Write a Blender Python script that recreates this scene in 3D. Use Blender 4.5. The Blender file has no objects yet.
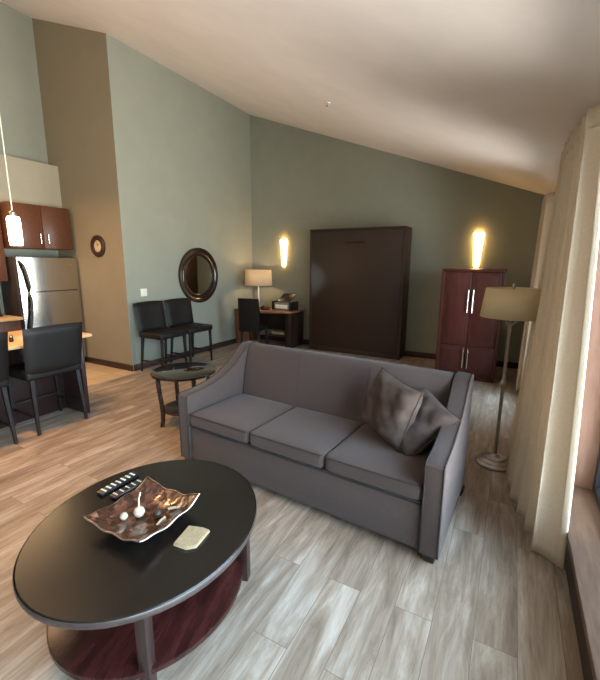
import bpy, bmesh, math, random
from mathutils import Vector, Matrix
random.seed(4)
C = bpy.context.scene.collection
SC = bpy.context.scene
PI = math.pi

# ------------------------------------------------------------------ camera
cam_d = bpy.data.cameras.new('camera')
cam = bpy.data.objects.new('camera', cam_d); C.objects.link(cam)
cam_d.sensor_fit = 'HORIZONTAL'; cam_d.sensor_width = 36.0; cam_d.lens = 386.0 / 600.0 * 36.0
cam_d.clip_start = 0.05
# rows = world axes seen from the camera
cam.matrix_world = Matrix(((0.877383, -0.0992201, 0.46941927, 0),
                           (0.47974103, 0.16735152, -0.86130251, 0),
                           (0.00690049, 0.98089186, 0.19443134, 1.68),
                           (0, 0, 0, 1)))
SC.camera = cam

# ------------------------------------------------------------------ light
SC.view_settings.view_transform = 'Standard'
SC.view_settings.look = 'None'
SC.view_settings.exposure = 0.12
SC.view_settings.gamma = 1.0
world = bpy.data.worlds.new('sky'); SC.world = world; world.use_nodes = True
wn = world.node_tree.nodes; wl = world.node_tree.links
bg = wn['Background']
wtc = wn.new('ShaderNodeTexCoord'); wsx = wn.new('ShaderNodeSeparateXYZ')
wr = wn.new('ShaderNodeValToRGB')
wl.new(wtc.outputs['Generated'], wsx.inputs[0]); 
wmap = wn.new('ShaderNodeMapRange'); wmap.inputs[1].default_value = -1; wmap.inputs[2].default_value = 1
wl.new(wsx.outputs['Z'], wmap.inputs[0]); wl.new(wmap.outputs[0], wr.inputs[0])
els = wr.color_ramp.elements
els[0].position = 0.30; els[0].color = (1.15, 1.08, 1.03, 1)
els[1].position = 1.0; els[1].color = (0.50, 0.73, 1.0, 1)
for p_, c_ in ((0.47, (1.05, 1.02, 0.98, 1)), (0.53, (0.66, 0.83, 1.0, 1))):
    e_ = els.new(p_); e_.color = c_
wl.new(wr.outputs[0], bg.inputs['Color'])
bg.inputs['Strength'].default_value = 17.0

def area(name, loc, rot, sx, sy, power, col, portal=False):
    l = bpy.data.lights.new(name, 'AREA'); l.shape = 'RECTANGLE'; l.size = sx; l.size_y = sy
    l.energy = power; l.color = col
    if portal: l.cycles.is_portal = True
    o = bpy.data.objects.new(name, l); o.location = loc; o.rotation_euler = rot; C.objects.link(o)
    return o
# the two windows guide the sky light (portals), shining towards -x
area('window_portal', (0.70, 0.55, 1.34), (0, PI/2, 0), 2.2, 4.7, 1, (1, 1, 1), True)
area('window_portal', (0.70, 5.25, 1.34), (0, PI/2, 0), 2.2, 1.5, 1, (1, 1, 1), True)
# kitchen ceiling lighting, left of the frame
area('kitchen_ceiling_lamp', (-5.6, 1.6, 2.7), (0, 0, 0), 1.0, 2.2, 72, (1.0, 0.60, 0.30))
dl_ = area('added_warm_spot', (-3.7, 1.5, 3.6), (0, 0.0, 0), 0.25, 0.25, 26, (1.0, 0.50, 0.18))  # added unseen lamp, throws a warm pool on the left floor
dl_.data.spread = math.radians(85)

# ------------------------------------------------------------------ materials
def lin(c):
    return tuple(((v/255.0)/12.92 if v/255.0 <= 0.04045 else ((v/255.0+0.055)/1.055)**2.4) for v in c) + (1,)
def base_mat(name):
    m = bpy.data.materials.new(name); m.use_nodes = True
    nt = m.node_tree
    return m, nt, nt.nodes['Principled BSDF']
def N(nt, t, **kw):
    n = nt.nodes.new(t)
    for k, v in kw.items():
        if k in n.inputs: n.inputs[k].default_value = v
        else: setattr(n, k, v)
    return n
def mat(name, col, rough=0.5, metal=0.0, var=0.12, scale=8.0, stretch=(1,1,1), bump=0.0, bscale=None, spec=0.5, coat=0.0, col2=None, sheen=0.0):
    m, nt, b = base_mat(name)
    tc = N(nt, 'ShaderNodeTexCoord'); mp = N(nt, 'ShaderNodeMapping'); mp.inputs['Scale'].default_value = stretch
    nt.links.new(tc.outputs['Object'], mp.inputs[0])
    nz = N(nt, 'ShaderNodeTexNoise', Scale=scale, Detail=5.0, Roughness=0.6)
    nt.links.new(mp.outputs[0], nz.inputs['Vector'])
    rp = N(nt, 'ShaderNodeValToRGB'); c = lin(col)
    a = lin(col2) if col2 else tuple(v*(1-var) for v in c[:3]) + (1,)
    d = c if col2 else tuple(min(1, v*(1+var)) for v in c[:3]) + (1,)
    rp.color_ramp.elements[0].color = a; rp.color_ramp.elements[0].position = 0.35
    rp.color_ramp.elements[1].color = d; rp.color_ramp.elements[1].position = 0.65
    nt.links.new(nz.outputs['Fac'], rp.inputs[0]); nt.links.new(rp.outputs[0], b.inputs['Base Color'])
    b.inputs['Roughness'].default_value = rough; b.inputs['Metallic'].default_value = metal
    b.inputs['Specular IOR Level'].default_value = spec; b.inputs['Coat Weight'].default_value = coat
    b.inputs['Coat Roughness'].default_value = 0.08; b.inputs['Sheen Weight'].default_value = sheen
    if bump:
        n2 = N(nt, 'ShaderNodeTexNoise', Scale=bscale or scale*6, Detail=3.0)
        nt.links.new(mp.outputs[0], n2.inputs['Vector'])
        bp = N(nt, 'ShaderNodeBump', Strength=bump, Distance=0.01)
        nt.links.new(n2.outputs['Fac'], bp.inputs['Height']); nt.links.new(bp.outputs[0], b.inputs['Normal'])
    return m
def glow(name, col, strength):
    m, nt, b = base_mat(name)
    b.inputs['Base Color'].default_value = lin((240, 225, 195))
    b.inputs['Emission Color'].default_value = tuple(col) + (1,); b.inputs['Emission Strength'].default_value = strength
    nz = N(nt, 'ShaderNodeTexNoise', Scale=14.0); rp = N(nt, 'ShaderNodeMapRange')
    rp.inputs[3].default_value = strength*0.85; rp.inputs[4].default_value = strength*1.1
    nt.links.new(nz.outputs['Fac'], rp.inputs[0]); nt.links.new(rp.outputs[0], b.inputs['Emission Strength'])
    return m

def floor_mat():
    m, nt, b = base_mat('vinyl_plank')
    L = nt.links.new
    tc = N(nt, 'ShaderNodeTexCoord')
    mp = N(nt, 'ShaderNodeMapping'); mp.inputs['Rotation'].default_value = (0, 0, PI/2)
    L(tc.outputs['Object'], mp.inputs[0])
    br = N(nt, 'ShaderNodeTexBrick', Scale=1.0)
    br.inputs['Brick Width'].default_value = 1.22; br.inputs['Row Height'].default_value = 0.18
    br.inputs['Mortar Size'].default_value = 0.0016; br.inputs['Mortar Smooth'].default_value = 0.4
    br.inputs['Color1'].default_value = (0, 0, 0, 1); br.inputs['Color2'].default_value = (1, 1, 1, 1)
    br.inputs['Mortar'].default_value = (0.5, 0.5, 0.5, 1); br.offset = 0.37
    L(mp.outputs[0], br.inputs['Vector'])
    # grain runs along y; each plank gets its own offset of the grain
    off = N(nt, 'ShaderNodeVectorMath', operation='MULTIPLY'); off.inputs[1].default_value = (7, 13, 5)
    L(br.outputs['Color'], off.inputs[0])
    add = N(nt, 'ShaderNodeVectorMath', operation='ADD'); L(tc.outputs['Object'], add.inputs[0]); L(off.outputs[0], add.inputs[1])
    m1 = N(nt, 'ShaderNodeMapping'); m1.inputs['Scale'].default_value = (11, 1.6, 1); L(add.outputs[0], m1.inputs[0])
    g1 = N(nt, 'ShaderNodeTexNoise', Scale=1.0, Detail=8.0, Roughness=0.68, Distortion=0.6); L(m1.outputs[0], g1.inputs['Vector'])
    m2 = N(nt, 'ShaderNodeMapping'); m2.inputs['Scale'].default_value = (85, 5, 1); L(add.outputs[0], m2.inputs[0])
    g2 = N(nt, 'ShaderNodeTexNoise', Scale=1.0, Detail=4.0, Roughness=0.6); L(m2.outputs[0], g2.inputs['Vector'])
    r1 = N(nt, 'ShaderNodeValToRGB'); e = r1.color_ramp.elements
    e[0].position = 0.24; e[0].color = lin((104, 87, 73)); e[1].position = 0.78; e[1].color = lin((206, 198, 188))
    k = e.new(0.5); k.color = lin((158, 143, 127))
    L(g1.outputs['Fac'], r1.inputs[0])
    mx = N(nt, 'ShaderNodeMixRGB', blend_type='MULTIPLY'); mx.inputs[0].default_value = 0.38
    r2 = N(nt, 'ShaderNodeValToRGB'); r2.color_ramp.elements[0].position = 0.3; r2.color_ramp.elements[0].color = (0.45, 0.42, 0.40, 1)
    r2.color_ramp.elements[1].position = 0.6
    L(g2.outputs['Fac'], r2.inputs[0]); L(r1.outputs[0], mx.inputs[1]); L(r2.outputs[0], mx.inputs[2])
    # tone per plank
    r3 = N(nt, 'ShaderNodeValToRGB'); r3.color_ramp.elements[0].color = (0.82, 0.80, 0.79, 1); r3.color_ramp.elements[1].color = (1.0, 1.0, 1.0, 1)
    L(br.outputs['Color'], r3.inputs[0])
    mx2 = N(nt, 'ShaderNodeMixRGB', blend_type='MULTIPLY'); mx2.inputs[0].default_value = 1.0
    L(mx.outputs[0], mx2.inputs[1]); L(r3.outputs[0], mx2.inputs[2])
    mx3 = N(nt, 'ShaderNodeMixRGB'); mx3.inputs[2].default_value = lin((104, 92, 80))
    L(br.outputs['Fac'], mx3.inputs[0]); L(mx2.outputs[0], mx3.inputs[1])
    L(mx3.outputs[0], b.inputs['Base Color'])
    b.inputs['Roughness'].default_value = 0.42; b.inputs['Specular IOR Level'].default_value = 0.4
    bp = N(nt, 'ShaderNodeBump', Strength=0.12, Distance=0.01); L(g2.outputs['Fac'], bp.inputs['Height']); L(bp.outputs[0], b.inputs['Normal'])
    return m
def tile_mat():
    m, nt, b = base_mat('beige_tile')
    tc = N(nt, 'ShaderNodeTexCoord')
    br = N(nt, 'ShaderNodeTexBrick', Scale=1.0); br.offset = 0.0
    br.inputs['Brick Width'].default_value = 0.33; br.inputs['Row Height'].default_value = 0.33; br.inputs['Mortar Size'].default_value = 0.004
    br.inputs['Color1'].default_value = lin((205, 180, 145)); br.inputs['Color2'].default_value = lin((190, 165, 130)); br.inputs['Mortar'].default_value = lin((150, 130, 105))
    nt.links.new(tc.outputs['Object'], br.inputs['Vector']); nt.links.new(br.outputs['Color'], b.inputs['Base Color'])
    b.inputs['Roughness'].default_value = 0.35
    return m
def glass_mat():
    m, nt, b = base_mat('window_glass')
    out = nt.nodes['Material Output']
    tr = N(nt, 'ShaderNodeBsdfTransparent'); tr.inputs['Color'].default_value = (0.97, 0.99, 0.98, 1)
    gl = N(nt, 'ShaderNodeBsdfGlossy', Roughness=0.02); mix = N(nt, 'ShaderNodeMixShader'); fr = N(nt, 'ShaderNodeFresnel', IOR=1.25)
    nt.links.new(fr.outputs[0], mix.inputs[0]); nt.links.new(tr.outputs[0], mix.inputs[1]); nt.links.new(gl.outputs[0], mix.inputs[2])
    nt.links.new(mix.outputs[0], out.inputs['Surface'])
    return m
def curtain_mat():
    m, nt, b = base_mat('curtain_linen')
    out = nt.nodes['Material Output']
    tc = N(nt, 'ShaderNodeTexCoord'); nz = N(nt, 'ShaderNodeTexNoise', Scale=90.0, Detail=2.0); nt.links.new(tc.outputs['Object'], nz.inputs['Vector'])
    rp = N(nt, 'ShaderNodeValToRGB'); rp.color_ramp.elements[0].color = lin((208, 192, 168)); rp.color_ramp.elements[1].color = lin((228, 214, 192))
    nt.links.new(nz.outputs['Fac'], rp.inputs[0]); nt.links.new(rp.outputs[0], b.inputs['Base Color'])
    b.inputs['Roughness'].default_value = 0.9; b.inputs['Specular IOR Level'].default_value = 0.1
    t = N(nt, 'ShaderNodeBsdfTranslucent'); nt.links.new(rp.outputs[0], t.inputs['Color'])
    mx = N(nt, 'ShaderNodeMixShader'); mx.inputs[0].default_value = 0.10
    nt.links.new(b.outputs[0], mx.inputs[1]); nt.links.new(t.outputs[0], mx.inputs[2]); nt.links.new(mx.outputs[0], out.inputs['Surface'])
    return m
def shade_mat(name, col, tr=0.35):
    m, nt, b = base_mat(name); out = nt.nodes['Material Output']
    tc = N(nt, 'ShaderNodeTexCoord'); nz = N(nt, 'ShaderNodeTexNoise', Scale=120.0); nt.links.new(tc.outputs['Object'], nz.inputs['Vector'])
    c = lin(col); rp = N(nt, 'ShaderNodeValToRGB'); rp.color_ramp.elements[0].color = tuple(v*.9 for v in c[:3])+(1,); rp.color_ramp.elements[1].color = c
    nt.links.new(nz.outputs['Fac'], rp.inputs[0]); nt.links.new(rp.outputs[0], b.inputs['Base Color']); b.inputs['Roughness'].default_value = 0.9
    t = N(nt, 'ShaderNodeBsdfTranslucent'); nt.links.new(rp.outputs[0], t.inputs['Color'])
    mx = N(nt, 'ShaderNodeMixShader'); mx.inputs[0].default_value = tr
    nt.links.new(b.outputs[0], mx.inputs[1]); nt.links.new(t.outputs[0], mx.inputs[2]); nt.links.new(mx.outputs[0], out.inputs['Surface'])
    return m

M = dict(
    floor=floor_mat(), tile=tile_mat(), glass=glass_mat(), curtain=curtain_mat(),
    sage=mat('sage_paint', (143, 146, 133), 0.75, var=0.03, scale=3, bump=0.05, bscale=160),
    tan=mat('tan_wall_tone', (138, 126, 103), 0.75, var=0.03, scale=3, bump=0.05, bscale=160),  # return wall colour, mixed between sage and tan
    cream=mat('cream_paint', (190, 184, 168), 0.75, var=0.03, scale=3),
    soffit=mat('soffit_paint', (164, 157, 138), 0.75, var=0.03, scale=3),
    ceiling=mat('ceiling_paint', (242, 233, 226), 0.85, var=0.03, scale=2, bump=0.12, bscale=90),
    baseboard=mat('baseboard_wood', (58, 38, 30), 0.45, var=0.2, stretch=(1, 1, 8)),
    sillwood=mat('sill_wood', (100, 80, 67), 0.45, var=0.25, scale=5, stretch=(9, 1, 9), bump=0.1),
    jambwood=mat('jamb_wood', (118, 90, 78), 0.5, var=0.12, scale=5, stretch=(9, 9, 1)),
    frame=mat('dark_window_frame', (40, 44, 50), 0.4, metal=0.3),
    sofa=mat('grey_upholstery', (74, 62, 58), 0.92, var=0.16, scale=160, bump=0.25, bscale=420, spec=0.2, sheen=0.15),
    piping=mat('dark_piping', (40, 36, 36), 0.85, var=0.1),
    pillow=mat('taupe_velvet', (72, 59, 53), 0.8, var=0.25, scale=12, bump=0.1, bscale=200, spec=0.12, sheen=0.06),
    espresso=mat('espresso_wood', (44, 28, 25), 0.34, var=0.25, scale=5, stretch=(10, 10, 1), spec=0.5),
    tabletop=mat('black_lacquer_top', (20, 18, 16), 0.26, var=0.2, scale=6, spec=0.5),
    glossytop=mat('glossy_black_top', (22, 18, 16), 0.07, var=0.1, spec=0.6, coat=0.5),
    rim=mat('worn_table_rim', (60, 50, 47), 0.35, var=0.2, scale=10),
    mahogany=mat('dark_mahogany', (68, 30, 25), 0.35, var=0.3, scale=4, stretch=(14, 14, 1), spec=0.4, coat=0.05),
    redwood=mat('red_brown_shelf', (48, 20, 18), 0.25, var=0.5, scale=4, stretch=(6, 1, 1)),
    bed=mat('dark_laminate_panel', (48, 33, 25), 0.42, var=0.12, scale=5, stretch=(12, 12, 1), spec=0.5),
    leather=mat('black_leather', (20, 18, 17), 0.5, var=0.2, scale=30, bump=0.15, bscale=220, spec=0.3),
    legblack=mat('black_wood_leg', (26, 22, 21), 0.4, var=0.2),
    cherry=mat('cherry_cabinet', (86, 52, 35), 0.35, var=0.18, scale=4, stretch=(1, 8, 8), spec=0.5),
    steel=mat('stainless_steel', (190, 186, 178), 0.14, metal=1.0, var=0.04, scale=6, stretch=(1, 1, 40)),
    darkside=mat('fridge_dark_side', (48, 42, 40), 0.5),
    chrome=mat('brushed_chrome', (205, 200, 196), 0.2, metal=1.0, var=0.05),
    nickel=mat('antique_nickel', (176, 173, 170), 0.36, metal=1.0, var=0.1),
    counter=mat('tan_laminate', (205, 172, 130), 0.3, var=0.15, scale=40),
    white=mat('white_plastic', (232, 226, 210), 0.4, var=0.03),
    black=mat('black_plastic', (22, 22, 24), 0.35, var=0.1),
    greyplastic=mat('grey_plastic', (120, 116, 112), 0.45, var=0.08),
    mirror=mat('mirror_glass', (235, 235, 232), 0.02, metal=1.0, var=0.0),
    paper=mat('paper', (156, 138, 108), 0.8, var=0.18, scale=90),
    deskwood=mat('desk_wood', (132, 84, 56), 0.35, var=0.2, scale=4, stretch=(1, 8, 8)),
    rod=mat('bronze_rod', (52, 38, 30), 0.4, metal=0.6),
    lampshade=shade_mat('khaki_lampshade', (238, 224, 188), 0.45),
    deskshade=shade_mat('ivory_lampshade', (236, 220, 192), 0.4),
    sconce=glow('lit_sconce_glass', (1.0, 0.58, 0.20), 22.0),
    pendant=glow('lit_pendant_glass', (1.0, 0.70, 0.34), 14.0),
)
def bowl_mat():
    m, nt, b = base_mat('capiz_mosaic'); L = nt.links.new
    tc = N(nt, 'ShaderNodeTexCoord')
    vo = N(nt, 'ShaderNodeTexVoronoi', Scale=42.0); L(tc.outputs['Object'], vo.inputs['Vector'])
    nz = N(nt, 'ShaderNodeTexNoise', Scale=9.0, Detail=4.0); L(tc.outputs['Object'], nz.inputs['Vector'])
    sx = N(nt, 'ShaderNodeSeparateXYZ'); L(vo.outputs['Color'], sx.inputs[0])
    ma = N(nt, 'ShaderNodeMath', operation='MULTIPLY_ADD'); ma.inputs[1].default_value = 0.55; L(sx.outputs[0], ma.inputs[0])
    mb = N(nt, 'ShaderNodeMath', operation='MULTIPLY'); mb.inputs[1].default_value = 0.45; L(nz.outputs['Fac'], mb.inputs[0]); L(mb.outputs[0], ma.inputs[2])
    rp = N(nt, 'ShaderNodeValToRGB'); e = rp.color_ramp.elements
    e[0].position = 0.2; e[0].color = lin((34, 17, 11)); e[1].position = 0.92; e[1].color = lin((160, 116, 92))
    k = e.new(0.5); k.color = lin((72, 41, 29)); k = e.new(0.72); k.color = lin((98, 60, 45))
    L(ma.outputs[0], rp.inputs[0]); L(rp.outputs[0], b.inputs['Base Color'])
    b.inputs['Roughness'].default_value = 0.18; b.inputs['Coat Weight'].default_value = 0.4
    bp = N(nt, 'ShaderNodeBump', Strength=0.3, Distance=0.004); L(vo.outputs['Distance'], bp.inputs['Height']); L(bp.outputs[0], b.inputs['Normal'])
    return m
M['bowl'] = bowl_mat()

# ------------------------------------------------------------------ mesh helpers
class MB:
    def __init__(s): s.bm = bmesh.new()
    def box(s, x0, x1, y0, y1, z0, z1, bev=0.0, seg=2):
        t = bmesh.new(); bmesh.ops.create_cube(t, size=1)
        for v in t.verts: v.co = Vector((x0+(v.co.x+.5)*(x1-x0), y0+(v.co.y+.5)*(y1-y0), z0+(v.co.z+.5)*(z1-z0)))
        if bev: bmesh.ops.bevel(t, geom=list(t.edges), offset=bev, segments=seg, affect='EDGES', profile=0.5)
        return s.merge(t)
    def merge(s, t, mtx=None):
        me = bpy.data.meshes.new('tmp'); 
        if mtx: t.transform(mtx)
        t.to_mesh(me); t.free(); s.bm.from_mesh(me); bpy.data.meshes.remove(me); return s
    def prism(s, poly, axis, a0, a1, bev=0.0, seg=2):
        """poly in the two other axes (order x,y,z without axis), extruded along axis"""
        t = bmesh.new()
        def P(p, a):
            q = list(p); q.insert(axis, a); return Vector(q)
        v0 = [t.verts.new(P(p, a0)) for p in poly]; v1 = [t.verts.new(P(p, a1)) for p in poly]
        n = len(poly); t.faces.new(v0); t.faces.new(v1[::-1])
        for i in range(n): t.faces.new((v0[(i+1) % n], v0[i], v1[i], v1[(i+1) % n]))
        bmesh.ops.recalc_face_normals(t, faces=t.faces)
        if bev:
            ed = [e for e in t.edges if (e.verts[0] in v0) == (e.verts[1] in v0)]
            bmesh.ops.bevel(t, geom=ed, offset=bev, segments=seg, affect='EDGES', profile=0.5)
        return s.merge(t)
    def lathe(s, prof, seg=32, sx=1.0, sy=1.0, c=(0, 0, 0), a0=0.0, a1=2*PI):
        t = bmesh.new(); rings = []; full = abs(a1-a0-2*PI) < 1e-6; n = seg if full else seg+1
        for r, z in prof:
            if r < 1e-6: rings.append([t.verts.new((c[0], c[1], c[2]+z))])
            else: rings.append([t.verts.new((c[0]+sx*r*math.cos(a0+(a1-a0)*i/seg), c[1]+sy*r*math.sin(a0+(a1-a0)*i/seg), c[2]+z)) for i in range(n)])
        for A, B in zip(rings, rings[1:]):
            for i in range(seg):
                j = (i+1) % n
                a = [A[0]] if len(A) == 1 else [A[i], A[j]]; b = [B[0]] if len(B) == 1 else [B[j], B[i]]
                f = a + b
                if len(f) >= 3: t.faces.new(f)
        bmesh.ops.recalc_face_normals(t, faces=t.faces)
        return s.merge(t)
    def tube(s, pts, r, seg=10, cap=True):
        t = bmesh.new(); pts = [Vector(p) for p in pts]; rr = r if isinstance(r, (list, tuple)) else [r]*len(pts); rings = []
        up = None
        for i, p in enumerate(pts):
            d = (pts[min(i+1, len(pts)-1)] - pts[max(i-1, 0)]).normalized()
            if up is None:
                up = Vector((0, 0, 1)) if abs(d.z) < 0.9 else Vector((1, 0, 0))
            u = d.cross(up).normalized(); w = u.cross(d).normalized(); up = w
            rings.append([t.verts.new(p + rr[i]*(math.cos(2*PI*k/seg)*u + math.sin(2*PI*k/seg)*w)) for k in range(seg)])
        for A, B in zip(rings, rings[1:]):
            for k in range(seg): t.faces.new((A[k], A[(k+1) % seg], B[(k+1) % seg], B[k]))
        if cap: t.faces.new(rings[0][::-1]); t.faces.new(rings[-1])
        bmesh.ops.recalc_face_normals(t, faces=t.faces)
        return s.merge(t)
    def beam(s, p0, p1, w0, w1):
        """square leg from p0 to p1 (level ends)"""
        t = bmesh.new(); R = []
        for p, w in ((p0, w0), (p1, w1)):
            R.append([t.verts.new((p[0]+a*w/2, p[1]+b*w/2, p[2])) for a, b in ((-1, -1), (1, -1), (1, 1), (-1, 1))])
        for k in range(4): t.faces.new((R[0][k], R[0][(k+1) % 4], R[1][(k+1) % 4], R[1][k]))
        t.faces.new(R[0][::-1]); t.faces.new(R[1]); bmesh.ops.recalc_face_normals(t, faces=t.faces)
        bmesh.ops.bevel(t, geom=list(t.edges), offset=min(w0, w1)*0.12, segments=1, affect='EDGES')
        return s.merge(t)
    def grid(s, fn, nu, nv):
        t = bmesh.new(); g = [[t.verts.new(fn(i/nu, j/nv)) for j in range(nv+1)] for i in range(nu+1)]
        for i in range(nu):
            for j in range(nv): t.faces.new((g[i][j], g[i+1][j], g[i+1][j+1], g[i][j+1]))
        return s.merge(t)
    def build(s, name, m, parent=None, smooth=True, solid=0.0, subsurf=0, angle=40):
        me = bpy.data.meshes.new(name); s.bm.to_mesh(me); s.bm.free()
        me.materials.append(M[m] if isinstance(m, str) else m)
        if smooth:
            me.polygons.foreach_set('use_smooth', [True]*len(me.polygons)); me.set_sharp_from_angle(angle=math.radians(angle))
        o = bpy.data.objects.new(name, me); C.objects.link(o)
        if parent: o.parent = parent
        if solid:
            k = o.modifiers.new('thickness', 'SOLIDIFY'); k.thickness = solid; k.offset = 0
        if subsurf:
            k = o.modifiers.new('smooth', 'SUBSURF'); k.levels = subsurf; k.render_levels = subsurf
        return o
def tag(o, label=None, cat=None, group=None, kind=None):
    if label: o['label'] = label
    if cat: o['category'] = cat
    if group: o['group'] = group
    if kind: o['kind'] = kind
    return o
def thing(name, label, cat, loc=(0, 0, 0), rz=0.0, group=None):
    o = bpy.data.objects.new(name, None); C.objects.link(o); o.empty_display_size = 0.1
    o.location = loc; o.rotation_euler = (0, 0, rz)
    return tag(o, label, cat, group)
def copy_tree(o, parent=None):
    c = o.copy(); C.objects.link(c)
    if parent: c.parent = parent
    for ch in list(o.children): copy_tree(ch, c)
    return c
def struct(o): o['kind'] = 'structure'; return o

# ------------------------------------------------------------------ room shell
XL, YK, YB, XK = -5.10, 3.88, 7.13, -6.75   # left wall, kitchen return wall, back wall, kitchen back wall
XW, XG, YF = 0.42, 0.62, -2.4               # window wall face, glass plane, wall behind the camera
def cz(x): return 4.676 - 0.364*(x + 5.10)
T = 0.12
struct(MB().box(XK-T, XG+T, YF-T, YB+T, -0.12, 0.0).build('floor', 'floor', smooth=False))
struct(MB().box(XK, -5.02, YF, YK, 0.0, 0.004).build('floor_kitchen_tile', 'tile', smooth=False))
struct(MB().prism([(XK-T, cz(XK-T)), (XG+T, cz(XG+T)), (XG+T, cz(XG+T)+0.15), (XK-T, cz(XK-T)+0.15)], 1, YF-T, YB+T).build('ceiling', 'ceiling', smooth=False))
def gable(name, x0, x1, y0, y1, m):
    return struct(MB().prism([(x0, 0), (x1, 0), (x1, cz(x1)), (x0, cz(x0))], 1, y0, y1).build(name, m, smooth=False))
gable('wall_back', XL-T, XG+T, YB, YB+T, 'sage')
gable('wall_left', XL-T, XL, YK+0.001, YB, 'sage')
gable('wall_kitchen_return', XK-T, XL-0.002, YK, YK+T, 'tan')
gable('wall_kitchen_back', XK-T, XK, YF, YK, 'sage')
gable('wall_front', XK-T, XG+T, YF-T, YF, 'sage')
# window wall: piers, head and low ledge around two openings
W1, W2 = (-1.8, 2.97), (4.5, 6.0)
ZS, ZH = 0.235, 2.42
b = MB()
for y0, y1 in ((YF, W1[0]), (W1[1], W2[0]), (W2[1], YB)):
    b.box(XW, XG+T, y0, y1, 0, cz(XG+T))
for y0, y1 in (W1, W2):
    b.box(XW, XG+T, y0, y1, ZH, cz(XG+T))
struct(b.build('wall_right', 'cream', smooth=False))
for i, (y0, y1) in enumerate((W1, W2)):
    sill = struct(MB().box(0.40, XG+T, y0, y1, ZS-0.04, ZS, 0.006).build('trim_%d' % (i+1), 'sillwood'))
    struct(MB().box(XW, XG+T, y0, y1, 0, ZS-0.04).build('wall_right_ledge_%d' % (i+1), 'darkside', smooth=False))
    jb = MB().box(XW+0.002, XG, y1-0.03, y1, ZS, ZH).box(XW+0.002, XG, y0, y0+0.03, ZS, ZH).box(XW+0.002, XG, y0, y1, ZH-0.03, ZH)
    struct(jb.build('trim_%d' % (i+3), 'jambwood', smooth=False))
    fr = MB()
    n = 3
    ya, yb = y0+0.03, y1-0.03
    for k in range(n+1):
        yy = ya + (yb-ya-0.05)*k/n
        fr.box(XG-0.03, XG+0.03, yy, yy+0.05, ZS, ZH-0.03, 0.004)
    fr.box(XG-0.03, XG+0.03, ya, yb, ZS, ZS+0.05, 0.004).box(XG-0.03, XG+0.03, ya, yb, ZH-0.08, ZH-0.03, 0.004)
    w = struct(fr.build('window_%d' % (i+1), 'frame'))
    g = MB().box(XG-0.004, XG+0.004, ya+0.02, yb-0.02, ZS+0.02, ZH-0.05).build('glass_pane', 'glass', w, smooth=False)
# baseboards
struct(MB().box(XL, XL+0.018, YK+T-0.1, YB, 0, 0.10, 0.004).build('baseboard_left', 'baseboard'))
struct(MB().box(XL+0.018, XW, YB-0.018, YB, 0, 0.10, 0.004).build('baseboard_back', 'baseboard'))
struct(MB().box(XK, XL+0.018, YK-0.018, YK, 0.0, 0.10, 0.004).build('baseboard_kitchen', 'baseboard'))
struct(MB().box(XW-0.018, XW, 3.0, YB-0.02, 0, 0.10, 0.004).build('baseboard_right', 'baseboard'))
# kitchen soffit (dropped bulkhead above the cabinets)
struct(MB().box(XK, -6.50, YF, YK, 2.50, 3.16).build('wall_kitchen_soffit', 'soffit', smooth=False))

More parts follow.
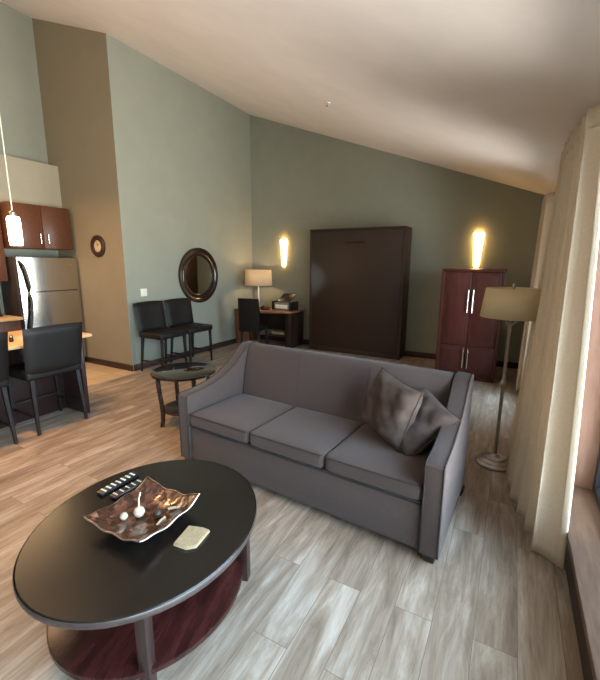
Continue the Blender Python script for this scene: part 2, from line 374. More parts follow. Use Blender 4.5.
# ------------------------------------------------------------------ sofa
def sofa():
    t = thing('sofa', 'long grey upholstered three-seat sofa in the middle of the plank floor', 'sofa', (-1.241, 2.553, 0), math.radians(-4.5))
    HW, D0, D1 = 1.068, -0.45, 0.45; AW = 0.115; TP = 0.035
    MB().box(-HW+AW, HW-AW, D0+0.015, D1-0.03, 0.06, 0.345, 0.012).build('base', 'sofa', t)
    for k in range(3):
        w = (2*HW-2*AW)/3; x0 = -HW+AW+k*w
        nu = nv = 14
        tb = bmesh.new(); bmesh.ops.create_cube(tb, size=1)
        bmesh.ops.subdivide_edges(tb, edges=tb.edges, cuts=9, use_grid_fill=True)
        for v in tb.verts:
            u, vv, z = v.co.x*2, v.co.y*2, v.co.z*2
            f = (1-u**6)*(1-vv**6)
            zz = 0.42 + z*(0.050 + 0.018*f)
            sq = 1 - 0.02*(abs(z)**4)
            v.co = Vector((x0+w/2 + u*(w/2-0.003)*sq, -0.125 + vv*0.325*sq, zz))
        o = MB().merge(tb).build('seat_cushion', 'sofa', t, subsurf=1, angle=180)
        # welted edges round the top and the bottom of the front
        c = MB()
        x1 = x0+w
        for zz in (0.372, 0.464):
            c.tube([(x0+0.012, -0.449, zz), (x1-0.012, -0.449, zz)], 0.0045, 6)
        c.build('piping', 'piping', o)
    # back: sloped front face, rounded top
    prof = [(0.165, 0.345), (0.175, 0.46), (0.215, 0.70), (0.262, 0.875), (0.285, 0.91), (0.32, 0.925), (0.40, 0.922), (0.43, 0.90), (0.43, 0.345)]
    bk = MB().prism(prof, 0, -HW+AW+TP, HW-AW-TP, 0.012).build('backrest', 'sofa', t)
    for x in (-0.32, 0.32):
        MB().tube([(x, 0.174, 0.46), (x, 0.214, 0.70), (x, 0.261, 0.875), (x, 0.284, 0.909), (x, 0.32, 0.925)], 0.002, 6).build('seam', 'sofa', bk)
    # arms with a sweeping top
    ap = [(D0, 0.06), (D0, 0.605), (D0+0.02, 0.622), (-0.30, 0.632), (-0.16, 0.655), (-0.02, 0.70), (0.10, 0.765), (0.19, 0.84), (0.27, 0.905), (0.33, 0.93), (D1-0.02, 0.925), (D1, 0.90), (D1, 0.06)]
    for sx in (-1, 1):
        a, c = sorted((sx*HW, sx*(HW-AW)))
        def shear(b_):
            for v in b_.bm.verts: v.co.x -= sx*TP*(v.co.y-D0)/(D1-D0)
            return b_
        arm = shear(MB().prism(ap, 0, a, c, 0.014, 3)).build('arm', 'sofa', t)
        p = MB()
        for x in (a+0.008, c-0.008):
            p.tube([(x, y-0.001 if i < 2 else y, z+0.001) for i, (y, z) in enumerate(ap[:-1])], 0.0045, 6)
        shear(p).build('piping', 'piping', arm)
    for sx in (-1, 1):
        for y in (D0+0.05, D1-0.06):
            MB().beam((sx*(HW-0.06), y, 0), (sx*(HW-0.06), y, 0.06), 0.06, 0.085).build('leg', 'legblack', t)
    return t
sofa()
def pillow(label, loc, rot, size=0.44, seed=0):
    rnd = random.Random(seed)
    ph = [rnd.uniform(0, 6) for _ in range(6)]
    t = bmesh.new(); n = 22
    for sgn in (1, -1):
        g = []
        for i in range(n+1):
            row = []
            for j in range(n+1):
                u = -1+2*i/n; v = -1+2*j/n
                f = max(0.0, (1-u**4)*(1-v**4))**0.55
                wr = 0.05*math.sin(7*u+3*v+ph[0]) + 0.05*math.sin(9*v-4*u+ph[1]) + 0.03*math.sin(13*u+11*v+ph[2])
                pin = 1 - 0.07*(1-u*u)*abs(v)**3; pin2 = 1 - 0.07*(1-v*v)*abs(u)**3
                row.append(t.verts.new((u*size/2*pin2, v*size/2*pin, sgn*0.10*f*(1+1.5*wr))))
            g.append(row)
        for i in range(n):
            for j in range(n):
                q = (g[i][j], g[i+1][j], g[i+1][j+1], g[i][j+1]); t.faces.new(q if sgn > 0 else q[::-1])
    bmesh.ops.remove_doubles(t, verts=t.verts, dist=1e-5)
    root = thing('throw_pillow', label, 'pillow', loc, 0, 'throw pillows on the sofa')
    root.rotation_euler = rot
    cov = MB().merge(t).build('cover', 'pillow', root, angle=180)
    pts = []
    h = size/2
    for k in range(4):
        for i in range(10):
            a = -1+2*i/10
            d = h*(1-0.07*(1-a*a))
            pts.append([(a*h, -d, 0), (d, a*h, 0), (-a*h, d, 0), (-d, -a*h, 0)][k])
    MB().tube(pts + [pts[0]], 0.005, 6, cap=False).build('piping', 'pillow', cov)
    return root
def frame_rot(xa, na):
    """rotation with local x along xa and local z (pillow thickness) along na"""
    n = Vector(na).normalized(); x = Vector(xa); x = (x - n*x.dot(n)).normalized(); y = n.cross(x)
    return Matrix((x, y, n)).transposed().to_euler()
pillow('taupe velvet pillow nearer the middle of the sofa, overlapping the other pillow', (-0.648, 2.477, 0.728), Matrix(((0.804, 0.271, -0.53), (-0.575, 0.125, -0.808), (-0.152, 0.955, 0.256))).to_euler(), 0.42, 1)
pillow('taupe velvet pillow wedged behind the other pillow against the sofa arm', (-0.475, 2.545, 0.63), Matrix(((0.631, 0.652, -0.421), (-0.753, 0.382, -0.536), (-0.188, 0.655, 0.731))).to_euler(), 0.43, 2)

# ------------------------------------------------------------------ coffee table and what lies on it
ct = thing('coffee_table', 'oval black-topped coffee table with a red-brown lower shelf', 'coffee table', (-1.44, 1.13, 0), math.radians(16))
A_, B_ = 0.505, 0.57
top = MB().lathe([(0, 0.432), (0.985, 0.432), (1.0, 0.436), (1.0, 0.455), (0.99, 0.460), (0.965, 0.460), (0.0, 0.460)], 72, A_, B_).build('tabletop', 'tabletop', ct)
MB().lathe([(0.99, 0.430), (1.004, 0.432), (1.008, 0.440), (1.008, 0.452), (1.002, 0.458)], 72, A_, B_).build('rim', 'rim', top)
MB().lathe([(0, 0.085), (0.845, 0.085), (0.86, 0.09), (0.86, 0.112), (0.85, 0.115), (0, 0.115)], 72, A_, B_).build('shelf', 'redwood', ct)
for a in (29, 119, 209, 299):
    x, y = 0.452*math.cos(math.radians(a)), 0.452*math.sin(math.radians(a))
    MB().box(x-0.024, x+0.024, y-0.024, y+0.024, 0, 0.431, 0.004).build('leg', 'espresso', ct)
bw = thing('decorative_bowl', 'square brown mosaic dish with wavy rim on the black coffee table', 'bowl', (-1.435, 1.095, 0.46), math.radians(2))
def bowlf(u, v):
    x, y = -1+2*u, -1+2*v
    r = max(abs(x), abs(y)); q = (abs(x)**4+abs(y)**4)**0.25
    z = 0.012 + 0.046*min(1.2, q)**2.2 + 0.012*(abs(x)*abs(y))**2 + 0.005*math.sin(9*x+1)*abs(y)**3 + 0.005*math.sin(8*y)*abs(x)**3
    return Vector((x*0.178, y*0.182, z))
dish = MB().grid(bowlf, 28, 28).build('dish', 'bowl', bw, solid=0.008)
rimpts = []
for k in range(4):
    for i in range(20):
        a = i/20
        rimpts.append(bowlf(*[(a, 0), (1, a), (1-a, 1), (0, 1-a)][k]))
MB().tube(rimpts+[rimpts[0]], 0.0035, 6, cap=False).build('rim', 'nickel', dish)
MB().lathe([(0, 0.0), (0.05, 0.0), (0.055, 0.004), (0.05, 0.012), (0, 0.012)], 20).build('foot', 'espresso', bw)
# decorative pieces lying in the bowl
def ball(name, label, cat, loc, r, m, stem=False):
    b = MB(); n = 10
    b.lathe([(0, 0)] + [(r*math.sin(PI*k/n)*(1+0.06*math.sin(3*k)), r-r*math.cos(PI*k/n)) for k in range(1, n)] + [(0, 2*r)], 16)
    if not stem:
        o = b.build(name, m); o.location = loc; return tag(o, label, cat)
    t = thing(name, label, cat, loc); b.build('seed_head', m, t)
    MB().tube([(0, 0, 2*r-0.004), (-0.012, 0.012, 2*r+0.03), (-0.02, 0.03, 2*r+0.055)], [0.004, 0.0035, 0.003], 6).build('stem', m, t)
    return t
M['husk'] = mat('ivory_husk', (190, 176, 150), 0.6, var=0.2, scale=40)
M['darkpod'] = mat('dark_pod', (58, 40, 26), 0.5, var=0.4, scale=40)
ball('dried_pod', 'ivory dried pod with a stem in the middle of the brown dish', 'ornament', (-1.468, 1.09, 0.478), 0.026, 'husk', True)
ball('dried_pod', 'small ivory dried pod without stem beside the stemmed one in the dish', 'ornament', (-1.508, 1.035, 0.482), 0.018, 'husk')
ball('dried_pod', 'dark brown dried pod lying in the brown dish behind the ivory pods', 'ornament', (-1.39, 1.13, 0.479), 0.022, 'darkpod')
for (x, y, rz, lb) in ((-1.348, 1.195, 0.6, 'pale twig lying in the brown dish near its far corner'), (-1.338, 1.105, 1.7, 'pale twig lying in the brown dish near its right edge')):
    o = MB().tube([(-0.028, 0, 0.0), (0, 0.004, 0.004), (0.028, 0, 0.006)], 0.0055, 8).build('twig', 'husk'); o.location = (x, y, 0.487 if y < 1.15 else 0.497); o.rotation_euler = (0, 0, rz)
    tag(o, lb, 'ornament', 'pale twigs in the dish')
def remote(label, loc, rz, L, W, rows, seed):
    t = thing('remote_control', label, 'remote', loc, rz, 'remote controls on the coffee table')
    MB().box(-W/2, W/2, -L/2, L/2, 0, 0.018, 0.006).build('body', 'black', t)
    for r in range(rows):
        for c in range(3):
            x = (c-1)*W*0.28; y = -L*0.38 + r*L*0.76/(rows-1)
            MB().box(x-W*0.09, x+W*0.09, y-L*0.022, y+L*0.022, 0.0178, 0.0215, 0.0012, 1).build('button', 'white', t)
remote('longer black remote control with pale buttons behind the brown dish', (-1.82, 1.235, 0.46), 0.02, 0.24, 0.052, 7, 1)
remote('shorter black remote control with pale buttons right beside the brown dish', (-1.73, 1.225, 0.46), -0.03, 0.19, 0.046, 5, 2)
nb = thing('paper_pad', 'cream paper pad with torn edge lying alone on the coffee table', 'pad', (-1.155, 1.115, 0.46), math.radians(14))
def padpoly(s, dx): return [(-0.055*s+dx, -0.062*s), (0.012*s+dx, -0.072*s), (0.05*s+dx, -0.05*s), (0.058*s+dx, 0.058*s), (0.02*s+dx, 0.066*s), (-0.052*s+dx, 0.06*s)]
MB().prism(padpoly(1.0, 0), 2, 0.0, 0.007, 0.0015, 1).build('backing', 'paper', nb)
pg = MB()
for k in range(4): pg.prism(padpoly(0.985-0.012*k, 0.002*(k % 2)), 2, 0.007+0.0025*k, 0.0092+0.0025*k)
pg.build('page', 'paper', nb)

# ------------------------------------------------------------------ round end table
et = thing('end_table', 'small round dark end table with splayed legs behind the sofa arm', 'side table', (-2.95, 2.86, 0), math.radians(20))
MB().lathe([(0, 0.535), (0.30, 0.535), (0.315, 0.545), (0.335, 0.550), (0.335, 0.566), (0.325, 0.572), (0, 0.572)], 48).build('tabletop', 'glossytop', et)
MB().lathe([(0, 0.15), (0.23, 0.15), (0.235, 0.155), (0.235, 0.168), (0.23, 0.172), (0, 0.172)], 40).build('shelf', 'espresso', et)
for k in range(4):
    a = PI/4 + k*PI/2
    P = [(0.27, 0.548), (0.272, 0.48), (0.262, 0.36), (0.248, 0.24), (0.242, 0.15), (0.245, 0.06), (0.258, 0.0)]
    lg = MB()
    for (r0, z0), (r1, z1) in zip(P, P[1:]):
        lg.beam((r0*math.cos(a), r0*math.sin(a), z0), (r1*math.cos(a), r1*math.sin(a), z1), 0.036, 0.036)
    lg.build('leg', 'espresso', et)

# ------------------------------------------------------------------ counter-height leather chairs
def make_chair(label, loc, rz, group):
    t = thing('counter_chair', label, 'chair', loc, rz, group)
    # faces +x ; origin below the seat centre
    W = 0.285
    MB().box(-0.23, 0.25, -W+0.01, W-0.01, 0.545, 0.64, 0.03, 4).build('seat', 'leather', t)
    def bkf(d):
        return lambda u, v: Vector((-0.215 - 0.075*v - 0.02*math.sin(PI*u)*1.0 + d*(1 - (2*u-1)**8)*(1-(2*v-1)**10), (-W + 2*W*u)*(0.96+0.05*v), 0.60 + 0.465*v + 0.012*(1-(2*u-1)**2)*v))
    bm_ = MB().grid(bkf(0.032), 18, 14).grid(bkf(-0.032), 18, 14)
    bmesh.ops.remove_doubles(bm_.bm, verts=bm_.bm.verts, dist=1e-5); bmesh.ops.recalc_face_normals(bm_.bm, faces=bm_.bm.faces)
    bm_.build('backrest', 'leather', t, angle=70)
    for x, tx in ((0.215, 0.215), (-0.20, -0.255)):
        for y in (-0.225, 0.225):
            MB().beam((tx, y*1.08, 0), (x, y, 0.56), 0.026, 0.04).build('leg', 'legblack', t)
    for y in (-0.232, 0.232):
        MB().box(-0.24, 0.215, y-0.009, y+0.009, 0.165, 0.19, 0.003, 1).build('stretcher', 'legblack', t)
    MB().box(0.203, 0.227, -0.23, 0.23, 0.215, 0.24, 0.003, 1).build('footrest', 'legblack', t)
    return t
ch0 = make_chair('black leather counter chair nearer the light switch against the green wall', (-4.73, 4.20, 0), 0, 'black leather counter chairs')
def chair_copy(label, loc, rz):
    c = copy_tree(ch0); c.location = loc; c.rotation_euler = (0, 0, rz); c['label'] = label; return c
chair_copy('black leather counter chair directly below the round mirror', (-4.73, 4.80, 0), math.radians(-3))
chair_copy('black leather counter chair drawn up to the counter end, seen from behind', (-4.20, 2.13, 0), PI)
chair_copy('black leather counter chair cut off by the left edge of the photo', (-4.20, 1.44, 0), PI)

# ------------------------------------------------------------------ kitchen peninsula and kitchen
pn = thing('counter_peninsula', 'dark wood breakfast counter with a tan top behind the black chairs', 'counter', (0, 0, 0))
MB().box(-4.95, -4.05, -0.9, 2.60, 0.865, 0.90, 0.008).build('countertop', 'counter', pn)
MB().box(-4.93, -4.44, -0.9, 2.45, 0.004, 0.864, 0.004).build('cabinet_body', 'espresso', pn)
MB().box(-4.92, -4.07, 2.452, 2.50, 0.004, 0.864, 0.004).build('end_panel', 'espresso', pn)
nk = tag(MB().box(-0.05, 0.05, -0.09, 0.09, 0, 0.004).box(-0.045, 0.045, -0.085, 0.085, 0.004, 0.012, 0.001, 1).build('menu_booklet', 'paper'), 'white booklet lying flat on the tan counter between the two chairs', 'booklet')
nk.location = (-4.45, 1.80, 0.90); nk.rotation_euler = (0, 0, 0.2)
sh = thing('salt_shaker', 'little dark shaker standing on the tan counter between the chairs', 'shaker', (-4.30, 1.92, 0.90))
MB().lathe([(0, 0), (0.018, 0), (0.02, 0.01), (0.016, 0.05), (0, 0.05)], 16).build('body', 'black', sh)
MB().lathe([(0, 0.05), (0.0165, 0.05), (0.0165, 0.062), (0.01, 0.07), (0, 0.07)], 16).build('cap', 'chrome', sh)

fr = thing('refrigerator', 'stainless steel top-freezer refrigerator with black curved handles', 'refrigerator', (-6.47, 3.41, 0))
MB().box(-0.27, 0.20, -0.44, 0.44, 0.03, 1.745, 0.008).build('body', 'darkside', fr)
for nm, z0, z1 in (('freezer_door', 1.245, 1.74), ('fridge_door', 0.10, 1.232)):
    dd = MB()
    dd.grid(lambda u, v: Vector((0.262 + 0.018*(1-(2*u-1)**2), -0.435+0.87*u, z0 + (z1-z0)*v)), 16, 1)
    dd.box(0.205, 0.262, -0.435, 0.435, z0, z1, 0.004)
    d = dd.build(nm, 'steel', fr)
    lo, hi = (z0+0.01, z1-0.05) if nm == 'freezer_door' else (z1-0.60, z1-0.01)
    pts = []
    for k in range(17):
        a = k/16; c_ = math.cos(PI/2*a) if nm == 'freezer_door' else math.sin(PI/2*a)
        pts.append((0.264+0.05*min(1, 7*a, 7*(1-a)), -0.415 + 0.085*c_**0.7, lo+(hi-lo)*a))
    MB().tube(pts, 0.019, 8).build('handle', 'black', d)
    if nm == 'freezer_door':
        MB().box(0.262, 0.272, 0.27, 0.36, z1-0.11, z1-0.085, 0.001, 1).build('badge', 'chrome', d)
MB().box(-0.2, 0.2, -0.43, 0.43, 0.004, 0.03).build('plinth', 'black', fr)

def wallcab(name, label, x1, y0, y1, z0, z1, ndoor, cat='cabinet', group=None):
    t = thing(name, label, cat, (XK, 0, z0), 0, group)
    D = x1-XK
    MB().box(0.002, D-0.022, y0, y1, 0, z1-z0, 0.003).build('body', 'cherry', t)
    w = (y1-y0)/ndoor
    for k in range(ndoor):
        d = MB().box(D-0.021, D, y0+k*w+0.003, y0+(k+1)*w-0.003, 0.003, z1-z0-0.003, 0.004).build('door', 'cherry', t)
        yh = y0+(k+1)*w-0.055 if k % 2 == 0 else y0+k*w+0.055
        MB().tube([(D, yh, 0.07), (D+0.028, yh, 0.075), (D+0.028, yh, 0.215), (D, yh, 0.22)], 0.007, 8).build('handle', 'chrome', d)
    return t
wallcab('wall_cabinet', 'two-door cherry wall cabinet above the stainless refrigerator', -6.22, 2.96, 3.82, 1.87, 2.495, 2)
wallcab('wall_cabinet', 'cherry wall cabinet left of the refrigerator, behind the lit pendant', -6.40, 1.6, 2.93, 1.40, 2.495, 2)
kc = thing('base_cabinet', 'cherry base cabinet with tan worktop left of the refrigerator', 'cabinet', (XK, 0, 0))
MB().box(0.002, 0.58, 0.0, 2.90, 0.10, 0.86, 0.003).build('body', 'cherry', kc)
MB().box(0.002, 0.52, 0.0, 2.90, 0.004, 0.10).build('toe_kick', 'black', kc)
for k in range(4):
    d = MB().box(0.581, 0.60, k*0.725+0.003, (k+1)*0.725-0.003, 0.12, 0.85, 0.004).build('door', 'cherry', kc)
    MB().tube([(0.60, k*0.725+0.06, 0.62), (0.628, k*0.725+0.06, 0.625), (0.628, k*0.725+0.06, 0.775), (0.60, k*0.725+0.06, 0.78)], 0.007, 8).build('handle', 'chrome', d)
MB().box(0.003, 0.64, -0.02, 2.92, 0.861, 0.90, 0.006).build('countertop', 'counter', kc)
MB().box(0.003, 0.02, -0.02, 2.92, 0.90, 1.39).build('backsplash', 'cherry', kc)
cm = thing('coffee_maker', 'dark coffee maker on the worktop left of the refrigerator', 'coffee maker', (-6.50, 2.70, 0.90))
MB().box(-0.10, 0.10, -0.10, 0.10, 0, 0.035, 0.01).build('base', 'black', cm)
MB().box(-0.10, -0.02, -0.10, 0.10, 0.036, 0.25, 0.01).build('water_tank', 'black', cm)
MB().box(-0.10, 0.10, -0.10, 0.10, 0.251, 0.33, 0.012).build('head', 'black', cm)
MB().lathe([(0, 0.036), (0.055, 0.036), (0.068, 0.09), (0.06, 0.15), (0.045, 0.17), (0, 0.17)], 20, c=(0.045, 0, 0)).build('carafe', 'black', cm)

def pendant(label, loc):
    t = thing('pendant_lamp', label, 'pendant lamp', loc, 0)
    H = 0.29
    MB().lathe([(0.045, 0), (0.055, 0.0), (0.060, 0.05), (0.060, H-0.02), (0.05, H), (0.0, H)], 28).build('lamp_shade', 'pendant', t)
    zc = cz(loc[0])-loc[2]
    MB().tube([(0, 0, H), (0, 0, zc-0.02)], 0.006, 8).build('cord', 'white', t)
    MB().lathe([(0, H), (0.03, H), (0.03, H+0.04), (0.01, H+0.06), (0, H+0.06)], 16).build('cap', 'nickel', t)
    MB().lathe([(0, zc-0.05), (0.05, zc-0.05), (0.06, zc-0.015), (0, zc-0.015)], 20).build('canopy', 'nickel', t)
    return t
pendant('lit cylindrical glass pendant lamp hanging over the counter', (-4.60, 2.225, 1.845))

# ------------------------------------------------------------------ things on the left and return walls
def rot_part(o): return o
mr = thing('round_mirror', 'round wall mirror in a wide dark frame on the green wall', 'mirror', (XL+0.003, 5.43, 1.45))
R = 0.50
mp_ = [(R-0.155, 0.012), (R-0.15, 0.022), (R-0.125, 0.03), (R-0.10, 0.034), (R-0.085, 0.026), (R-0.06, 0.04), (R-0.025, 0.05), (R-0.005, 0.04), (R, 0.02), (R, 0.0), (R-0.155, 0.0), (R-0.155, 0.012)]
ry = Matrix.Rotation(PI/2, 3, 'Y')
def lathe_x(prof, seg=56):
    m_ = MB().lathe(prof, seg)
    for v in m_.bm.verts: v.co = Vector((v.co.z, v.co.y, -v.co.x))
    bmesh.ops.recalc_face_normals(m_.bm, faces=m_.bm.faces)
    return m_
M['mirrorframe'] = mat('dark_glossy_frame', (40, 27, 21), 0.2, var=0.15, spec=0.6, coat=0.3)
lathe_x(mp_).build('frame', 'mirrorframe', mr)
lathe_x([(0, 0.011), (R-0.15, 0.011), (R-0.15, 0.002), (0, 0.002)]).build('glass', 'mirror', mr)
ck = thing('wall_clock', 'small round dark-rimmed clock on the tan kitchen wall', 'clock', (-5.66, YK-0.003, 1.92))
def lathe_y(prof, seg=40):
    m_ = MB().lathe(prof, seg)
    for v in m_.bm.verts: v.co = Vector((v.co.x, -v.co.z, v.co.y))
    bmesh.ops.recalc_face_normals(m_.bm, faces=m_.bm.faces)
    return m_
Rc = 0.165
M['clockrim'] = mat('dark_clock_rim', (54, 34, 26), 0.4, var=0.2)
M['clockface'] = mat('clock_face', (196, 176, 140), 0.6, var=0.06)
lathe_y([(Rc-0.075, 0), (Rc-0.075, 0.02), (Rc-0.05, 0.032), (Rc-0.015, 0.034), (Rc, 0.02), (Rc, 0.0)]).build('rim', 'clockrim', ck)
fc = lathe_y([(0, 0.012), (Rc-0.07, 0.012), (Rc-0.07, 0), (0, 0)]).build('dial', 'clockface', ck)
for k in range(12):
    a = k*PI/6; MB().tube([(0.070*math.sin(a), -0.014, 0.070*math.cos(a)), (0.085*math.sin(a), -0.014, 0.085*math.cos(a))], 0.003, 5).build('hour_mark', 'black', fc)
MB().tube([(0, -0.015, 0), (0.025, -0.015, 0.035)], 0.0035, 5).tube([(0, -0.016, 0), (-0.015, -0.016, 0.06)], 0.0025, 5).build('hand', 'black', fc)
sw = thing('light_switch', 'ivory double light switch plate on the green wall', 'switch', (XL+0.001, 4.19, 1.215))
MB().box(0, 0.007, -0.06, 0.06, -0.06, 0.06, 0.003).build('cover_plate', 'white', sw)
for y in (-0.024, 0.024): MB().box(0.007, 0.012, y-0.012, y+0.012, -0.025, 0.025, 0.002).build('toggle', 'white', sw)
ot = thing('wall_outlet', 'ivory power outlet low on the green wall below the chairs', 'outlet', (XL+0.001, 4.52, 0.40))
MB().box(0, 0.007, -0.035, 0.035, -0.057, 0.057, 0.003).build('cover_plate', 'white', ot)
for z in (-0.022, 0.022): MB().box(0.007, 0.010, -0.016, 0.016, z-0.014, z+0.014, 0.002).build('socket', 'white', ot)

# ------------------------------------------------------------------ desk corner
dk = thing('writing_desk', 'brown bow-fronted writing desk in the far corner', 'desk', (-4.35, 6.75, 0))
dp = [(-0.73, 0.36), (-0.73, -0.30)]
for k in range(13):
    a = k/12; x = -0.60 + 1.16*a
    dp.append((x, -0.36 - 0.15*math.sin(PI*min(1, a*1.0))*(1-0.15*a) + 0.10*a*a))
dp += [(0.61, -0.18), (0.61, 0.36)]
MB().prism(dp, 2, 0.712, 0.745, 0.006).build('desktop', 'deskwood', dk)
MB().box(-0.725, -0.61, -0.30, 0.34, 0.0, 0.711, 0.005).build('side_panel', 'deskwood', dk)
MB().box(0.44, 0.57, -0.20, 0.34, 0.0, 0.711, 0.005).build('side_panel', 'espresso', dk)  # same desk wood, swapped for a dark one to paint in its shade
MB().box(-0.609, 0.439, 0.31, 0.335, 0.25, 0.711, 0.003).build('back_panel', 'espresso', dk)
MB().box(0.04, 0.439, -0.18, 0.309, 0.23, 0.25, 0.003).build('shelf', 'espresso', dk)
pp_ = MB()
for k in range(5): pp_.box(-0.15+0.006*(k % 2), 0.15-0.004*(k % 3), -0.11, 0.11, 0.012*k, 0.012*k+0.0115, 0.001, 1)
ps = pp_.build('paper_stack', 'paper'); ps.location = (-4.12, 6.72, 0.25); tag(ps, 'stack of white papers on the shelf under the desk', 'papers')
pr_ = thing('printer', 'small grey and black desktop printer with a raised dark lid on the desk', 'printer', (-4.08, 6.83, 0.745), math.radians(-4))
MB().box(-0.19, 0.19, -0.13, 0.13, 0, 0.15, 0.012).build('body', 'greyplastic', pr_)
for x in (-0.215, 0.215): MB().box(x-0.024, x+0.024, -0.14, 0.14, 0, 0.175, 0.01).build('side_cover', 'black', pr_)
MB().prism([(-0.11, 0.165), (0.13, 0.30), (0.135, 0.32), (-0.10, 0.185)], 0, -0.12, 0.19, 0.003).build('lid', 'black', pr_)
MB().box(-0.15, 0.15, -0.135, -0.131, 0.03, 0.11, 0.001).build('front_panel', 'white', pr_)
dl = thing('desk_lamp', 'table lamp with an ivory drum shade on the corner desk', 'lamp', (-4.66, 6.72, 0.745))
MB().lathe([(0, 0), (0.085, 0), (0.09, 0.012), (0.06, 0.022), (0.02, 0.03), (0, 0.03)], 28).build('base', 'chrome', dl)
MB().lathe([(0.0, 0.03), (0.016, 0.03), (0.02, 0.06), (0.016, 0.10), (0.018, 0.40), (0.012, 0.45), (0.008, 0.70), (0, 0.70)], 18).build('stem', 'white', dl)
MB().lathe([(0.285, 0.485), (0.27, 0.80)], 44).build('lamp_shade', 'deskshade', dl, solid=0.004)
sp = MB()
for k in range(3):
    a = k*2*PI/3; sp.tube([(0.007*math.cos(a), 0.007*math.sin(a), 0.70), (0.269*math.cos(a), 0.269*math.sin(a), 0.78)], 0.003, 6)
sp.build('spider', 'chrome', dl)
bl = bpy.data.lights.new('desk_lamp_bulb', 'POINT'); bl.energy = 9; bl.color = (1.0, 0.68, 0.36); bl.shadow_soft_size = 0.04
bo = bpy.data.objects.new('desk_lamp_bulb', bl); bo.location = (0, 0, 0.64); bo.parent = dl; C.objects.link(bo)
ph = thing('telephone', 'small black telephone beside the desk lamp base', 'telephone', (-4.42, 6.60, 0.745), math.radians(20))
MB().prism([(-0.09, 0), (0.09, 0), (0.09, 0.055), (-0.09, 0.022)], 0, -0.08, 0.08, 0.004).build('base', 'black', ph)
MB().tube([(-0.055, -0.085, 0.045), (-0.055, -0.07, 0.055), (-0.055, 0.07, 0.074), (-0.055, 0.085, 0.07)], [0.022, 0.014, 0.014, 0.022], 10).build('handset', 'black', ph)

dc = thing('desk_chair', 'black high-backed upholstered chair pulled up to the corner desk', 'chair', (-4.36, 6.12, 0), math.radians(100))
MB().box(-0.20, 0.22, -0.21, 0.21, 0.40, 0.49, 0.025, 3).build('seat', 'leather', dc)
MB().prism([(-0.20, 0.40), (-0.13, 0.49), (-0.17, 0.80), (-0.215, 1.03), (-0.265, 1.03), (-0.25, 0.75), (-0.235, 0.40)], 1, -0.21, 0.21, 0.012).build('backrest', 'leather', dc)
for x in (-0.18, 0.19):
    for y in (-0.18, 0.18): MB().beam((x*1.1, y, 0), (x, y, 0.405), 0.028, 0.042).build('leg', 'legblack', dc)

# ------------------------------------------------------------------ fold-down bed cabinet
bd = thing('wall_bed_cabinet', 'tall dark brown closed wall bed standing against the back wall', 'wall bed', (-2.55, YB, 0))
BW = 0.905
for s in (-1, 1):
    x = s*(BW-0.02); MB().box(x-0.02, x+0.02, -0.42, -0.02, 0, 2.275, 0.003).build('side_panel', 'bed', bd)
MB().box(-BW, BW, -0.435, -0.02, 2.276, 2.31, 0.004).build('top_panel', 'bed', bd)
MB().box(-BW+0.041, BW-0.041, -0.40, -0.03, 0.0, 0.09, 0.003).build('plinth', 'bed', bd)
dr = MB().box(-BW+0.043, BW-0.043, -0.42, -0.395, 0.095, 2.272, 0.004).build('front_panel', 'bed', bd)
MB().tube([(-0.18, -0.421, 2.06), (-0.17, -0.438, 2.06), (0.17, -0.438, 2.06), (0.18, -0.421, 2.06)], 0.007, 8).build('pull_handle', 'rod', dr)

# ------------------------------------------------------------------ armoire
ar = thing('armoire', 'tall reddish mahogany armoire with four doors beside the wall bed', 'armoire', (-0.51, 6.40, 0))
AWd, AD, AH = 0.415, 0.36, 1.62
MB().box(-AWd+0.02, AWd-0.02, -AD+0.02, AD, 0.06, AH-0.04, 0.004).build('body', 'mahogany', ar)
MB().box(-AWd, AWd, -AD-0.01, AD, AH-0.04, AH, 0.008).build('top', 'mahogany', ar)
MB().box(-AWd+0.01, AWd-0.01, -AD+0.01, AD, 0, 0.06, 0.005).build('plinth', 'mahogany', ar)
for s in (-1, 1):
    x = s*(AWd-0.022)
    MB().box(x-0.022, x+0.022, -AD-0.006, -AD+0.019, 0.061, AH-0.041, 0.008).build('stile', 'mahogany', ar)
for z0, z1 in ((0.07, 0.50), (0.53, AH-0.05)):
    for s in (-1, 1):
        xa, xb = sorted((s*0.004, s*(AWd-0.047)))
        d = MB().box(xa, xb, -AD-0.003, -AD+0.018, z0, z1, 0.004)
        d.box(xa+0.05, xb-0.05, -AD-0.010, -AD-0.002, z0+0.05, z1-0.05, 0.006)
        d = d.build('door', 'mahogany', ar)
        xh = s*0.032
        ha, hb = (z0+0.10, z1-0.01) if z1 < 0.6 else (0.99, 1.34)
        MB().tube([(xh, -AD-0.003, ha), (xh, -AD-0.035, ha+0.012), (xh, -AD-0.035, hb-0.012), (xh, -AD-0.003, hb)], 0.009, 8).build('handle', 'chrome', d)

# ------------------------------------------------------------------ wall sconces
def sconce(label, x, z):
    t = thing('wall_sconce', label, 'sconce', (x, YB-0.002, z), 0, 'wall sconces on the back wall')
    m_ = MB().lathe([(0.032, 0.0), (0.038, 0.02), (0.078, 0.54), (0.074, 0.545)], 20, 1.0, 0.95, a0=PI, a1=2*PI)
    m_.build('glass_shade', 'sconce', t, solid=0.006)
    MB().box(-0.035, 0.035, -0.018, 0.0, 0.12, 0.36, 0.003).build('back_plate', 'nickel', t)
    MB().tube([(-0.02, -0.018, 0.2), (-0.02, -0.05, 0.21)], 0.008, 6).build('bracket', 'nickel', t)
    return t
s0 = sconce('lit tapered wall sconce between the green corner and the wall bed', -4.28, 1.62)
s1 = copy_tree(s0); s1.location = (-0.565, YB-0.002, 1.645); s1['label'] = 'lit tapered wall sconce directly above the mahogany armoire'

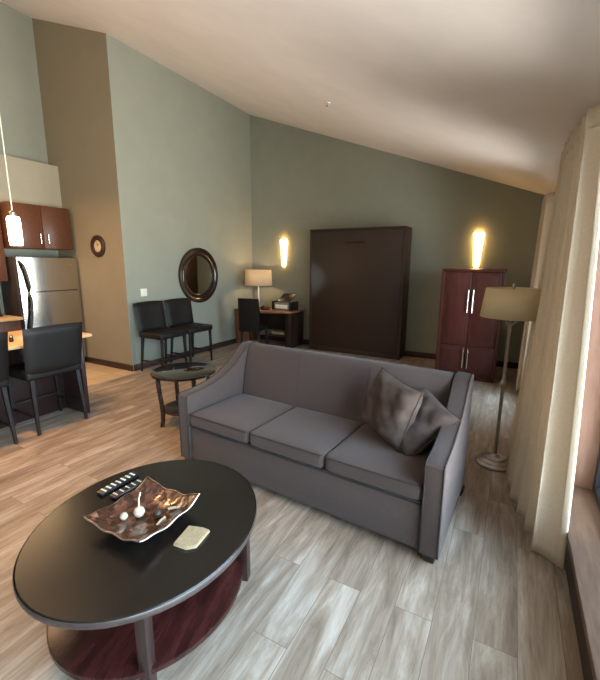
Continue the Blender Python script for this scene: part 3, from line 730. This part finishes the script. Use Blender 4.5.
# ------------------------------------------------------------------ floor lamp
fl = thing('floor_lamp', 'nickel floor lamp with a khaki drum shade beside the curtain', 'floor lamp', (0.012, 3.50, 0))
MB().lathe([(0, 0), (0.150, 0), (0.155, 0.008), (0.150, 0.02), (0.125, 0.028), (0.118, 0.04), (0.085, 0.048), (0.078, 0.062), (0.04, 0.07), (0.025, 0.09), (0, 0.09)], 40).build('base', 'nickel', fl)
MB().lathe([(0, 0.09), (0.014, 0.09), (0.014, 0.68), (0.022, 0.69), (0.024, 0.72), (0.017, 0.74), (0.0125, 0.76), (0.0125, 1.15), (0.018, 1.16), (0.018, 1.18), (0, 1.18)], 16).build('pole', 'nickel', fl)
MB().tube([(0, 0, 1.18), (0.012, 0, 1.21), (0.05, 0, 1.24), (0.06, 0, 1.27)], 0.008, 8).tube([(0, 0, 1.18), (-0.012, 0, 1.21), (-0.03, 0, 1.23), (-0.035, 0, 1.26)], 0.008, 8).build('socket_arm', 'nickel', fl)
MB().tube([(0, 0, 1.18), (0, 0, 1.50)], 0.006, 8).build('harp', 'nickel', fl)
fs = MB().lathe([(0.225, 1.27), (0.198, 1.50)], 48).build('lamp_shade', 'lampshade', fl, solid=0.004)
q = MB()
for k in range(3):
    a = k*2*PI/3+0.4; q.tube([(0, 0, 1.485), (0.197*math.cos(a), 0.197*math.sin(a), 1.49)], 0.003, 6)
q.build('spider', 'nickel', fs)
MB().lathe([(0, 1.50), (0.010, 1.50), (0.014, 1.515), (0.010, 1.535), (0, 1.54)], 14).build('finial', 'nickel', fl)

# ------------------------------------------------------------------ curtains
rd = thing('curtain_rod', 'dark bronze curtain rod along the window wall', 'curtain rod', (0.388, 0, 2.475))
MB().tube([(0, 0.2, 0), (0, 6.95, 0)], 0.014, 12).build('pole', 'rod', rd)
for y in (0.3, 3.2, 6.8):
    MB().box(-0.012, 0.032, y-0.012, y+0.012, -0.012, 0.012, 0.002).build('bracket', 'rod', rd)
def curtain(label, yt0, yt1, yb0, yb1, xt, xb, nf, at, ab, ztop, zbot, seed, skew=0.0):
    rnd = random.Random(seed); phs = [rnd.uniform(-0.5, 0.5) for _ in range(40)]; am = [rnd.uniform(0.75, 1.2) for _ in range(40)]
    t = thing('curtain', label, 'curtain', (0, 0, 0), 0, 'beige drapes')
    def f(u, v):            # v = 0 at the hem, 1 at the top
        k = min(39, int(u*nf)); w = 2*PI*(u*nf) + 0.6*math.sin(5*u+seed)
        s = v**1.2
        y = (yb0+(yb1-yb0)*u)*(1-s) + (yt0+(yt1-yt0)*u)*s
        a = (ab*(1-s)+at*s)*(0.85+0.3*math.sin(3.1*u*nf+seed))
        x = (xb*(1-s)+xt*s) + skew*(1-0.75*v)*min(1.0, 1.8*u) + a*math.sin(w)
        y += 0.3*a*math.sin(2*w+0.5)
        return Vector((x, y, zbot+(ztop-zbot)*v))
    c = MB().grid(f, nf*14, 40).build('drape', 'curtain', t, solid=0.004, angle=180)
    hd = MB().grid(lambda u, v: f(u, 1.0-0.045*v) + Vector((-0.003, 0, 0.0)), nf*14, 2).build('header_tape', 'curtain', c, solid=0.003, angle=180)
    return t
curtain('full-length beige curtain nearest the camera, in front of the window pier', 2.80, 3.85, 2.33, 3.65, 0.32, 0.335, 8, 0.045, 0.066, 2.55, 0.015, 1, -0.17)
curtain('narrower beige curtain at the far end of the window wall', 5.65, 6.35, 5.55, 6.30, 0.29, 0.26, 6, 0.045, 0.07, 2.53, 0.015, 2)

# ------------------------------------------------------------------ ceiling detector
sd = thing('sprinkler_head', 'tiny sprinkler head on the sloping white ceiling', 'sprinkler', (-2.21, 4.73, cz(-2.21)))
sd.rotation_euler = (0, math.atan(0.364), 0)
MB().lathe([(0, 0), (0.035, 0), (0.032, -0.01), (0.012, -0.014), (0, -0.014)], 20).build('escutcheon', 'white', sd)
MB().lathe([(0, -0.014), (0.009, -0.014), (0.009, -0.04), (0.018, -0.042), (0.018, -0.046), (0, -0.046)], 14).build('nozzle', 'chrome', sd)
